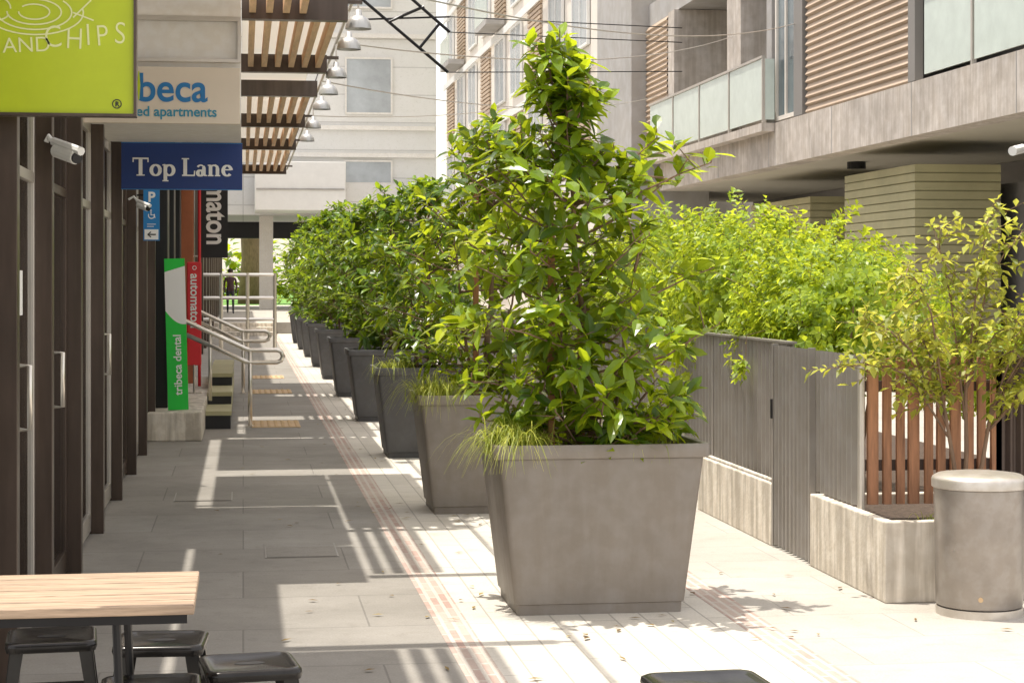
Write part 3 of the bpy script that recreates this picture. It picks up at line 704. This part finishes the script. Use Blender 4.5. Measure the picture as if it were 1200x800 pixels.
def prof(h, pts):
    for (a,b),(c,d) in zip(pts,pts[1:]):
        if a<=h<=c: return b+(d-b)*(h-a)/(c-a)
    return pts[-1][1]
def make_tree(label, seed, H, Rm, nb, per, L, leafm, pf, apex=(0,0), nleaf=8, extra=(), thin=1.):
    rg=random.Random(seed); r=thing('tree',label,'tree',(0,0,0),'leafy trees growing in the planters')
    tk=MB(); fo=MB()
    stems=[]
    for k,(bx,by,tx,ty,hh) in enumerate(((0,0,apex[0],apex[1],H*.97),(-.10,.05,-.24,.1,H*.62),(.10,.08,.26,-.05,H*.55))):
        pts=[]
        for i in range(12):
            f=i/11; pts.append(Vector((bx+(tx-bx)*f**1.3+rg.uniform(-.015,.015), by+(ty-by)*f+rg.uniform(-.015,.015), hh*f)))
        stems.append(pts); tk.tube(pts,[(.016*thin*(1-f/11*.8) if k else .026*(1-f/11*.82)) for f in range(12)],8)
    def branch(q,tgt,per):
        mid=q.lerp(tgt,.5)+Vector((0,0,-.04))
        pts=[q,q.lerp(mid,.6),mid,mid.lerp(tgt,.6)+Vector((0,0,.01)),tgt]
        tk.tube(pts,[.009,.007,.006,.004,.003],5)
        for j in range(per):
            f=.3+.7*(j+1)/per if j<per-1 else 1.
            a=pts[0].lerp(tgt,f)
            if j<per-1:
                off=Vector((rg.uniform(-1,1),rg.uniform(-1,1),rg.uniform(-.4,.9))).normalized()*rg.uniform(.05,.19)
            else: off=Vector((0,0,rg.uniform(0,.05)))
            tip=a+off
            tk.tube([a,tip],[.004,.0025],4)
            d=(off.normalized()+ (tgt-q).normalized()*.7+Vector((0,0,.35))).normalized()
            pr=d.orthogonal().normalized(); pb=d.cross(pr)
            n=rg.randint(nleaf-3,nleaf+2)
            for k in range(n):
                th=math.radians(rg.uniform(25,105)); aa=k*2.4+rg.uniform(-.3,.3)
                ld=(d*math.cos(th)+(pr*math.cos(aa)+pb*math.sin(aa))*math.sin(th)); ld.z-=.12; ld.normalize()
                up=(d+Vector((rg.uniform(-.3,.3),rg.uniform(-.3,.3),.6))).normalized()
                l=L*rg.uniform(.5,1.15)
                fo.leaf(tip-d*rg.uniform(0,.09),ld,up,l,l*rg.uniform(.34,.46),rg.uniform(.05,.35))
    for i in range(nb):
        h=((i+.5)/nb)**.9*.97+.02; z=h*H
        cand=[s for s in stems if s[-1].z>z+.05] or [stems[0]]
        s=rg.choice(cand); q=min(s,key=lambda p:abs(p.z-max(.05,z-.12)))
        az=i*2.399+rg.uniform(-.6,.6)
        Lb=Rm*prof(h,pf)*rg.uniform(.55,1.25)
        branch(q,Vector((apex[0]*h+math.cos(az)*Lb, apex[1]*h+math.sin(az)*Lb, z+rg.uniform(-.08,.2))),per)
    for (x,y,z) in extra:
        q=min(stems[0],key=lambda p:abs(p.z-max(.04,z-.3))); branch(q,Vector((x,y,z)),per+1)
    tk.build('trunk',M['bark'],r,smooth=True)
    fo.build('crown',leafm,r)
    return r
pfA=[(0,.75),(.12,.98),(.3,1.),(.5,.90),(.66,.66),(.8,.34),(.9,.18),(1,.08)]
pfB=[(0,.5),(.15,.8),(.35,1.),(.6,.95),(.8,.7),(1,.25)]
low=[(.5*math.cos(a),-.12+.34*math.sin(a),.18+.22*((k*7)%5)/4) for k,a in enumerate([i*.52 for i in range(12)])]
low+=[(.28*math.cos(a),-.25,.35+.12*k) for k,a in enumerate((.3,1.2,2.4,3.0,.8,2.0))]
t1=make_tree('nearest tall leafy tree with bright glossy leaves in the front planter',11,2.05,.62,58,5,.142,M['leaf'],pfA,(-.19,0),8,
   extra=[(.60,-.1,1.48),(.47,.0,1.44),(.36,.1,1.62),(-.5,0,1.45),(.66,0,.95),(-.05,-.2,1.85),(-.62,-.1,.95)]+low,thin=.7); t1.location=(PX+.02,PY[0],.78)
t2=make_tree('second leafy tree from the front, left of and behind the nearest',12,2.02,.70,56,5,.145,M['leaf'],pfB,(.1,0),8,extra=((-.66,-.2,.9),(-.6,0,.5),(-.45,-.2,1.4))); t2.location=(PX,PY[1],.78)
t3=make_tree('third leafy tree from the front with leaves toned dark for shade',13,1.80,.66,52,5,.145,M['leaf2'],pfB,(0,0),8,extra=((-.66,0,1.2),)); t3.location=(PX,PY[2],.78)
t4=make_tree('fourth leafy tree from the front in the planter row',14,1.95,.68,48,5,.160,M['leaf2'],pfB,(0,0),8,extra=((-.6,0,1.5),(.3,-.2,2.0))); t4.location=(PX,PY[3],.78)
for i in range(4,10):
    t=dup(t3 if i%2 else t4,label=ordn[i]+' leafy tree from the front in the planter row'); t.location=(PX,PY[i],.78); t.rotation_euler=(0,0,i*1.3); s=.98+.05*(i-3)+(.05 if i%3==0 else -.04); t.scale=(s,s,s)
for (px,zt_,yy,lab) in ((646,275,9.46,'taller red-brown timber stake in the front planter'),(681,380,9.62,'shorter red-brown timber stake right of the taller one')):
    c=at(px,zt_,yy)
    tag(MB().box(c.x-.017,c.x+.017,yy-.017,yy+.017,.78,c.z).build('timber_stake',M['stake'],bevel=.004),lab,'stake','stakes in the front planter')
c=at(557,0,13.6)
tag(MB().box(c.x-.02,c.x+.02,13.55,13.59,.78,2.3).build('timber_stake',M['stake'],bevel=.004),'timber stake in the second planter','stake')
fo=MB(); rl=random.Random(77)
for k in range(230):
    i=rl.randint(0,3); x=PX+rl.gauss(0,.75); y=PY[i]-.3+rl.gauss(0,.9)
    if abs(x-PX)<.46 and abs(y-PY[i])<.38: continue
    a=rl.uniform(0,6.28); fo.leaf(Vector((x,y,.006+rl.uniform(0,.004))),Vector((math.cos(a),math.sin(a),.05)),Vector((0,0,1)),rl.uniform(.03,.08),rl.uniform(.015,.03),.0,False)
tag(fo.build('fallen_leaves',M['dry'],org=(PX,9,0)),'small dry leaves scattered on the paving around the planters','leaves',kind='stuff')

# grass tufts
def tuft(label, cx,cy,cz,n,L,rg,spread=1.,dirx=-.5):
    mb=MB()
    for k in range(n):
        a=rg.uniform(0,2*PI); d=Vector((math.cos(a)+dirx,math.sin(a)-.35,0)); d.normalize()
        l=L*rg.uniform(.45,1.2); base=Vector((cx+rg.gauss(0,.06),cy+rg.gauss(0,.05),cz)); w=rg.uniform(.002,.0045)
        side=Vector((-d.y,d.x,0))*w; P=[]; e=rg.uniform(.2,1.)*spread
        for i in range(7):
            f=i/6; P.append(base+d*(l*f*e*.8)+Vector((0,0,l*(f*1.1-f*f*(.55+.75*e)))))
        b=len(mb.v)
        for i,p in enumerate(P):
            s=side*(1-i/6*.9); mb.v += [tuple(p-s),tuple(p+s)]
        for i in range(6): mb.f.append((b+2*i,b+2*i+1,b+2*i+3,b+2*i+2))
    return tag(mb.build('grass_tuft',M['tuft'],org=(cx,cy,cz)),label,'grass tuft')
rg=random.Random(5)
tuft('yellow-green grass tuft spilling over the left rim of the front planter',1.35,9.27,.79,620,.44,rg)
tuft('small green grass tuft at the right corner of the front planter soil',2.05,9.25,.79,90,.22,rg,dirx=0)
tuft('yellow-green grass tuft on the left rim of the second planter',1.36,13.35,.79,500,.50,rg)
tuft('grass tuft in the third planter',1.40,17.6,.79,200,.4,rg)

# ------------------------------------------------------------------ fence, concrete boxes, shrubs, bin
def corr(mb, x, y0, y1, z0, z1, pitch=.038, amp=.009, along='y'):
    n=int((y1-y0)/pitch*6); b=len(mb.v)
    for i in range(n+1):
        t=y0+(y1-y0)*i/n; a=amp*max(-1,min(1,1.8*math.sin(2*PI*(t-y0)/pitch)))
        if along=='y': mb.v += [(x+a,t,z0),(x+a,t,z1)]
        else: mb.v += [(t,x+a,z0),(t,x+a,z1)]
    for i in range(n): mb.f.append((b+2*i,b+2*i+1,b+2*i+3,b+2*i+2))
fe=thing('metal_fence','grey corrugated metal fence along the right side of the lane','fence',(3.42,16,0))
y=11.37
while y<32:
    y1=min(y+1.95,32); g=MB(); corr(g,3.40,y,y1,.06,1.26,.095,.019); g.build('panel',M['corr'],fe)
    MB().box(3.385,3.42,y1,y1+.045,0,1.255).build('post',M['corr'],fe); y=y1+.046
MB().box(3.37,3.43,11.37,32,1.262,1.275).build('top_rail',M['corr'],fe)
gt=thing('fence_gate','forward corrugated metal gate panel between the two concrete boxes','gate',(3.28,11,0))
g=MB(); corr(g,3.28,10.6,11.33,.02,1.255,.08,.016); g.build('panel',M['corr'],gt)
MB().box(3.262,3.30,11.33,11.362,.01,1.265).build('stile',M['corr'],gt)
MB().box(3.262,3.30,10.57,10.60,.01,1.265).build('stile',M['corr'],gt)
MB().box(3.25,3.262,11.335,11.355,.80,.92).build('latch',M['dark'],gt)
f2=thing('metal_fence','short corrugated fence section above the near concrete box','fence',(3.31,10.2,.42))
g=MB(); corr(g,3.315,9.86,10.565,.43,1.25,.08,.016); g.build('panel',M['corr'],f2)
MB().tube([(3.325,9.83,.4),(3.325,9.83,1.26)],.02,10).build('post',M['alu'],f2)
sc_=thing('timber_screen','red-brown vertical timber batten screen behind the twiggy tree','screen',(3.75,9.97,.4))
xx=3.36; k=0; rb=random.Random(3)
while xx<4.08:
    w=.046 if k%3 else .060
    MB().box(xx,xx+w,9.82,9.845+.006*(k%2),.44,1.225+rb.uniform(0,.02)).build('batten',M['batten'],sc_,bevel=.002); xx+=w+rb.uniform(.022,.034); k+=1
for z in (.62,1.05): MB().box(3.345,4.12,9.855,9.88,z,z+.06).build('rail',M['corrb'],sc_)
f3=thing('metal_fence','dark brown corrugated fence behind the grey bin','fence',(5,9.97,0))
g=MB(); corr(g,9.85,4.14,8.9,.03,1.25,.06,.012,'x'); g.build('panel',M['corrb'],f3); MB().box(4.09,4.135,9.82,9.87,0,1.27).build('post',M['corrb'],f3)
def cbox(label,x0,x1,y0,y1,h):
    p=thing('concrete_box',label,'planter box',((x0+x1)/2,(y0+y1)/2,0),'low concrete boxes along the fence')
    w=min(.06,(x1-x0)*.3); o=MB()
    def rg_(i,z): return [(x0+i,y0+i,z),(x1-i,y0+i,z),(x1-i,y1-i,z),(x0+i,y1-i,z)]
    o.rings([rg_(0,0),rg_(0,h),rg_(w,h),rg_(w,.05)],True,True)
    o.build('wall',M['conc'],p,bevel=.008)
    MB().box(x0+w+.002,x1-w-.002,y0+w+.002,y1-w-.002,.06,h-.06).build('soil',M['soil'],p)
cbox('near pale concrete box beside the bin holding the twiggy tree',3.26,4.35,9.26,10.56,.42)
cbox('second pale concrete box at the foot of the metal fence',3.265,3.375,11.38,13.3,.39)
cbox('third concrete box farther along the fence',3.265,3.375,14.3,16.3,.39)
cbox('fourth concrete box farther along the fence',3.265,3.375,17.3,19.3,.39)

def shrub(label, seed, rx, ry, z0, z1, nt, L, m, loc, upright=.35, W=.56):
    rg=random.Random(seed); r=thing('shrub',label,'shrub',(0,0,0)); fo=MB(); tk=MB()
    for k in range(7):
        a=k*.9; tk.tube([(math.cos(a)*.1*rx,math.sin(a)*.1*ry,0),(math.cos(a)*.35*rx,math.sin(a)*.4*ry,z0),(math.cos(a)*.6*rx,math.sin(a)*.7*ry,z1*.8)],[.018,.012,.005],5)
    zc=(z0+z1)/2; hz=(z1-z0)/2
    for i in range(nt):
        while True:
            v=Vector((rg.uniform(-1,1),rg.uniform(-1,1),rg.uniform(-1,1)))
            if .35<v.length<1: break
        v*= (1+.18*math.sin(v.x*5+seed)+.18*math.sin(v.y*6+2*seed))
        p=Vector((v.x*rx,v.y*ry,zc+v.z*hz*.9))
        d=Vector((v.x*.9+rg.uniform(-.6,.6),v.y*.9+rg.uniform(-.6,.6),upright+v.z*.5+rg.uniform(-.4,.4))).normalized()
        sl=rg.uniform(.08,.20)*(1.5 if i%23==0 else 1)
        n=rg.randint(9,14); pr=d.orthogonal().normalized(); pb=d.cross(pr)
        if i%3==0: tk.tube([p,p+d*sl],[.003,.0015],3)
        for k in range(n):
            f=k/n; a=k*2.4+i
            ld=(d*.5+(pr*math.cos(a)+pb*math.sin(a))*.9); ld.z-=.05; ld.normalize()
            l=L*rg.uniform(.65,1.15)
            fo.leaf(p+d*sl*f,ld,(d+Vector((0,0,.5))).normalized(),l,l*W,.2,False)
    tk.build('stem',M['bark'],r,smooth=True); fo.build('foliage',m,r); r.location=loc
    return r
shrub('bright lime green shrub behind the fence, nearest of the hedge',3,.66,.9,.85,1.92,900,.068,M['leafh'],(4.02,12.4,0))
shrub('dense lime green shrub behind the fence, middle of the hedge',4,.76,1.1,.85,2.20,1000,.073,M['leafh'],(4.08,14.2,0))
shrub('lime green shrub behind the fence, partly behind the nearest tree',5,.8,1.2,.85,2.28,950,.080,M['leafh'],(4.08,16.3,0))
shrub('far darker shrub behind the fence, hidden by the planter trees',6,.85,1.8,.8,2.2,700,.10,M['leaf'],(4.2,19.3,0))
shrub('low shrub at the right edge behind the brown fence',8,1.0,.7,.6,1.38,600,.075,M['leafh'],(5.3,11.6,0))

rg=random.Random(22); tw=thing('small_tree','twiggy small tree with sparse yellow-green leaves beside the bin','tree',(3.78,9.65,.36))
tk=MB(); fo=MB(); base=Vector((3.80,9.58,.36))
def spray(p,d,sl,n):
    pr=d.orthogonal().normalized(); pb=d.cross(pr); q=p+d*sl; q.z-=.03
    tk.tube([p,q],[.0028,.0012],4)
    for k in range(n):
        f=(k+1)/n; a=k*2.4
        ld=(d*.6+(pr*math.cos(a)+pb*math.sin(a))*.75); ld.z-=.1; ld.normalize(); l=.060*rg.uniform(.6,1.25)
        fo.leaf(p.lerp(q,f),ld,Vector((0,0,1)),l,l*.6,.2,False)
mains=[(base+Vector((-.02,0,0)),Vector((base.x-.10,base.y,.98))),(base,Vector((base.x+.03,base.y+.03,1.10))),(base+Vector((.03,.01,0)),Vector((base.x+.16,base.y-.02,1.0)))]
for a,b in mains: tk.tube([a,a.lerp(b,.5)+Vector((.015,0,0)),b],[.015,.012,.009],7)
ends=[(-.70,-.05,1.20,0),(-.52,.1,1.46,0),(-.34,-.1,1.72,0),(-.12,.1,1.93,1),(.14,-.05,2.04,1),(.38,.1,1.92,1),(.62,0,1.72,2),(.86,.1,1.52,2),(1.05,-.05,1.80,2),(.75,-.15,1.18,2),(-.2,.2,1.38,0),(.32,-.2,1.42,1),(1.15,.05,1.30,2)]
for k,(ex,ey,ez,mi) in enumerate(ends):
    end=Vector((base.x+ex,base.y+ey,ez)); m1=mains[mi][0].lerp(mains[mi][1],.75+.02*(k%3)*5); m2=m1.lerp(end,.5)+Vector((-ex*.08,0,.10+rg.uniform(-.03,.06)))
    pts=[m1,m1.lerp(m2,.5)+Vector((0,0,.02)),m2,m2.lerp(end,.5)+Vector((0,0,.03)),end]
    tk.tube(pts,[.007,.006,.005,.0035,.002],6)
    for j in range(10):
        f=.22+.78*j/9; seg=min(f*4,3.999); i0=int(seg); p=pts[i0].lerp(pts[i0+1],seg-i0)
        for q in range(3):
            d=Vector((rg.uniform(-1,1),rg.uniform(-.8,.8),rg.uniform(-.3,.6))).normalized(); spray(p,d,rg.uniform(.08,.27),rg.randint(5,9))
tk.build('trunk',M['bark'],tw,smooth=True); fo.build('crown',M['leaft'],tw)
tuft('low dry groundcover around the stems in the near concrete box',3.7,9.5,.36,160,.2,rg,dirx=0)
sp=thing('hanging_sprig','small leafy sprig hanging over the grey fence top','sprig',(3.38,12.3,1.1)); fo=MB(); tk=MB()
for k in range(9):
    d=Vector((-.4+rg.uniform(-.5,.3),rg.uniform(-.9,.9),rg.uniform(-1,.1))).normalized(); spray(Vector((3.34,12.25,1.13)),d,rg.uniform(.07,.15),7)
tk.tube([(3.34,12.25,1.13),(3.35,12.27,1.29),(3.6,12.3,1.35)],.003,4)
tk.build('stem',M['bark'],sp); fo.build('leaves',M['leafh'],sp)

# bin
bx_,by_=3.63,8.93
bn=thing('litter_bin','round grey metal litter bin beside the near concrete box','bin',(bx_,by_,0))
o=MB().lathe(bx_,by_,[(.205,.045),(.212,.055),(.222,.62),(.222,.625)],48).build('body',M['bin'],bn); autosm(o)
o=MB().lathe(bx_,by_,[(.212,0),(.212,.04)],48).build('base_ring',M['binl'],bn); autosm(o)
o=MB().lathe(bx_,by_,[(.226,.627),(.233,.632),(.233,.668),(.228,.680),(.205,.694),(.135,.703),(.05,.706),(.012,.706)],48,True,True).build('lid',M['binl'],bn); autosm(o,50)
a=math.radians(250); MB().tube([(bx_+.212*math.cos(a),by_+.212*math.sin(a),.10),(bx_+.2165*math.cos(a),by_+.2165*math.sin(a),.10)],.012,12).build('sticker',M['tact'],bn)
MB().box(bx_+.218,bx_+.23,by_-.02,by_+.02,.45,.6).build('hinge',M['binl'],bn)

# ------------------------------------------------------------------ table and stools
tb=thing('cafe_table','slatted timber cafe table on slim black legs at the lower left','table',(-.55,5.62,0))
for k in range(6):
    y0=5.31+k*.105
    MB().box(-.95,-.135,y0,y0+.092,.722,.75).build('plank',M['timber'],tb,bevel=.004)
MB().rings([[(-.93+i,5.33+i,z),(-.155-i,5.33+i,z),(-.155-i,5.92-i,z),(-.93+i,5.92-i,z)] for i,z in ((0,.695),(0,.7205),(.02,.7205),(.02,.695),(0,.695))],False,False).build('frame',M['black'],tb)
for (x,y,dx,dy) in ((-.355,5.40,.03,-.03),(-.355,5.86,.03,.03),(-.85,5.40,-.03,-.03),(-.85,5.86,-.03,.03)):
    MB().tube([(x,y,.72),(x+dx,y+dy,0)],.0125,8).build('leg',M['black'],tb)
def make_stool(label):
    s=thing('metal_stool',label,'stool',(0,0,0),'black metal cafe stools')
    H=.46
    o=MB().rsq(0,0,[(.145,H-.035,.035),(.150,H-.02,.04),(.148,H-.006,.04),(.140,H,.04),(.128,H-.001,.035),(.120,H-.006,.03)],False,True,6).build('seat',M['stool'],s); autosm(o,60)
    MB().rsq(0,0,[(.02,H-.0055,.018),(.02,H-.005,.018)],False,True,5,asp=2.4).build('hand_slot',M['dark'],s)
    for sx in (-1,1):
        for sy in (-1,1):
            g=MB(); t0=.128; t1=.185; w0_,w1_=.045,.026
            for (ax,ay) in ((1,0),(0,1)):
                b=len(g.v)
                top=Vector((sx*(t0+.006),sy*(t0+.006),H-.03)); bot=Vector((sx*t1,sy*t1,0))
                off=Vector((-sx*ax,-sy*ay,0)); th=Vector((-sx*(1-ax),-sy*(1-ay),0))*.004
                for P,w in ((top,w0_),(bot,w1_)):
                    g.v += [tuple(P),tuple(P+off*w),tuple(P+off*w+th),tuple(P+th)]
                g.f += [(b,b+1,b+5,b+4),(b+1,b+2,b+6,b+5),(b+2,b+3,b+7,b+6),(b+3,b,b+4,b+7)]
            g.build('leg',M['stool'],s)
    g=MB()
    for sy in (-1,1): g.box(-.145,.145,sy*.148-.004,sy*.148+.004,.245,.268)
    for sx in (-1,1): g.box(sx*.148-.004,sx*.148+.004,-.143,.143,.245,.268)
    g.build('stretcher',M['stool'],s)
    return s
s0=make_stool('black metal stool at the far left behind the table'); s0.location=(-.64,6.5,0); s0.rotation_euler=(0,0,.08)
for (x,y,rz,lab) in ((-.27,6.38,-.06,'black metal stool just behind the right end of the table'),(.02,5.95,.12,'black metal stool standing right of the table'),(-.27,5.66,.03,'black metal stool tucked under the table, only its top edge in view')):
    dup(s0,loc=(x,y,0),rz=rz,label=lab)
c=at(833,795,5.45)
d5=dup(s0,loc=(c.x,5.44,0),rz=.05,label='wide dark stool seat cut off by the bottom edge right of centre'); d5.scale=(1.22,1.22,1.)

# ------------------------------------------------------------------ trees beyond the underpass
def far_tree(x,y,label,seed,tr=.5):
    r=thing('tree',label,'tree',(x,y,.34),'trees beyond the far building'); rg=random.Random(seed)
    MB().tube([(x,y,.3),(x+.1,y,3),(x-.1,y,6)],[tr,tr*.8,tr*.7],10).build('trunk',M['bark'],r,smooth=True)
    fo=MB()
    for k in range(900):
        v=Vector((rg.gauss(0,1.6),rg.gauss(0,1.6),rg.gauss(0,1.1)))
        fo.leaf(Vector((x,y,7.2))+v,Vector((rg.uniform(-1,1),rg.uniform(-1,1),rg.uniform(-.6,.6))).normalized(),Vector((0,0,1)),.6,.3,.1,False)
    fo.build('crown',M['leaf2'],r)
far_tree(at(293,0,112).x,112,'thick brown tree trunk on the lawn seen through the underpass',1,.75)
far_tree(5,130,'tree on the lawn right of the thick trunk, beyond the underpass',2,.5)
far_tree(-4,125,'tree on the lawn left of the thick trunk, beyond the underpass',3,.5)
hd=MB(); rg=random.Random(9)
for k in range(3500):
    hd.leaf(Vector((rg.uniform(-25,30),150+rg.gauss(0,1.2),.4+abs(rg.gauss(0,2.2)))),Vector((rg.uniform(-1,1),rg.uniform(-1,1),rg.uniform(-.6,.6))).normalized(),Vector((0,0,1)),1.0,.6,.1,False)
tag(hd.build('far_hedge',M['leaf'],org=(0,150,.3)),'far green hedge mass beyond the lawn','hedge',kind='stuff')

# ------------------------------------------------------------------ light, world, camera
d=Vector((.20,-.08,-1.)).normalized()
sl=bpy.data.lights.new('sun','SUN'); sl.energy=5.0; sl.angle=math.radians(.6); sl.color=(1,.94,.84)
so=bpy.data.objects.new('sun',sl); COL.objects.link(so); so.rotation_euler=d.to_track_quat('-Z','Y').to_euler(); so.location=(-5,5,20)
w=bpy.data.worlds.new('World'); scene.world=w; w.use_nodes=True
nt=w.node_tree; bg=nt.nodes['Background']; sk=nt.nodes.new('ShaderNodeTexSky'); sk.sky_type='NISHITA'; sk.sun_disc=False
sk.sun_elevation=math.asin(-d.z); sk.sun_rotation=math.atan2(-d.x,-d.y); sk.air_density=1.0; sk.dust_density=3.0; sk.ozone_density=1.0
# warm white added to the sky as fill, to lift the shaded areas
ad=nt.nodes.new('ShaderNodeMixRGB'); ad.blend_type='ADD'; ad.inputs[0].default_value=1; ad.inputs[2].default_value=(6.2,5.5,4.5,1)
nt.links.new(sk.outputs[0],ad.inputs[1]); nt.links.new(ad.outputs[0],bg.inputs[0]); bg.inputs[1].default_value=.15
cam=bpy.data.cameras.new('camera'); co=bpy.data.objects.new('camera',cam); COL.objects.link(co)
cam.sensor_width=36; cam.lens=F/1200*36; cam.shift_y=-(400-HY)/1200; cam.clip_end=1500; cam.clip_start=.05
co.location=(0,0,CH); co.rotation_euler=(PI/2,0,-YAW); scene.camera=co
scene.view_settings.view_transform='Standard'; scene.view_settings.look='None'; scene.view_settings.exposure=0
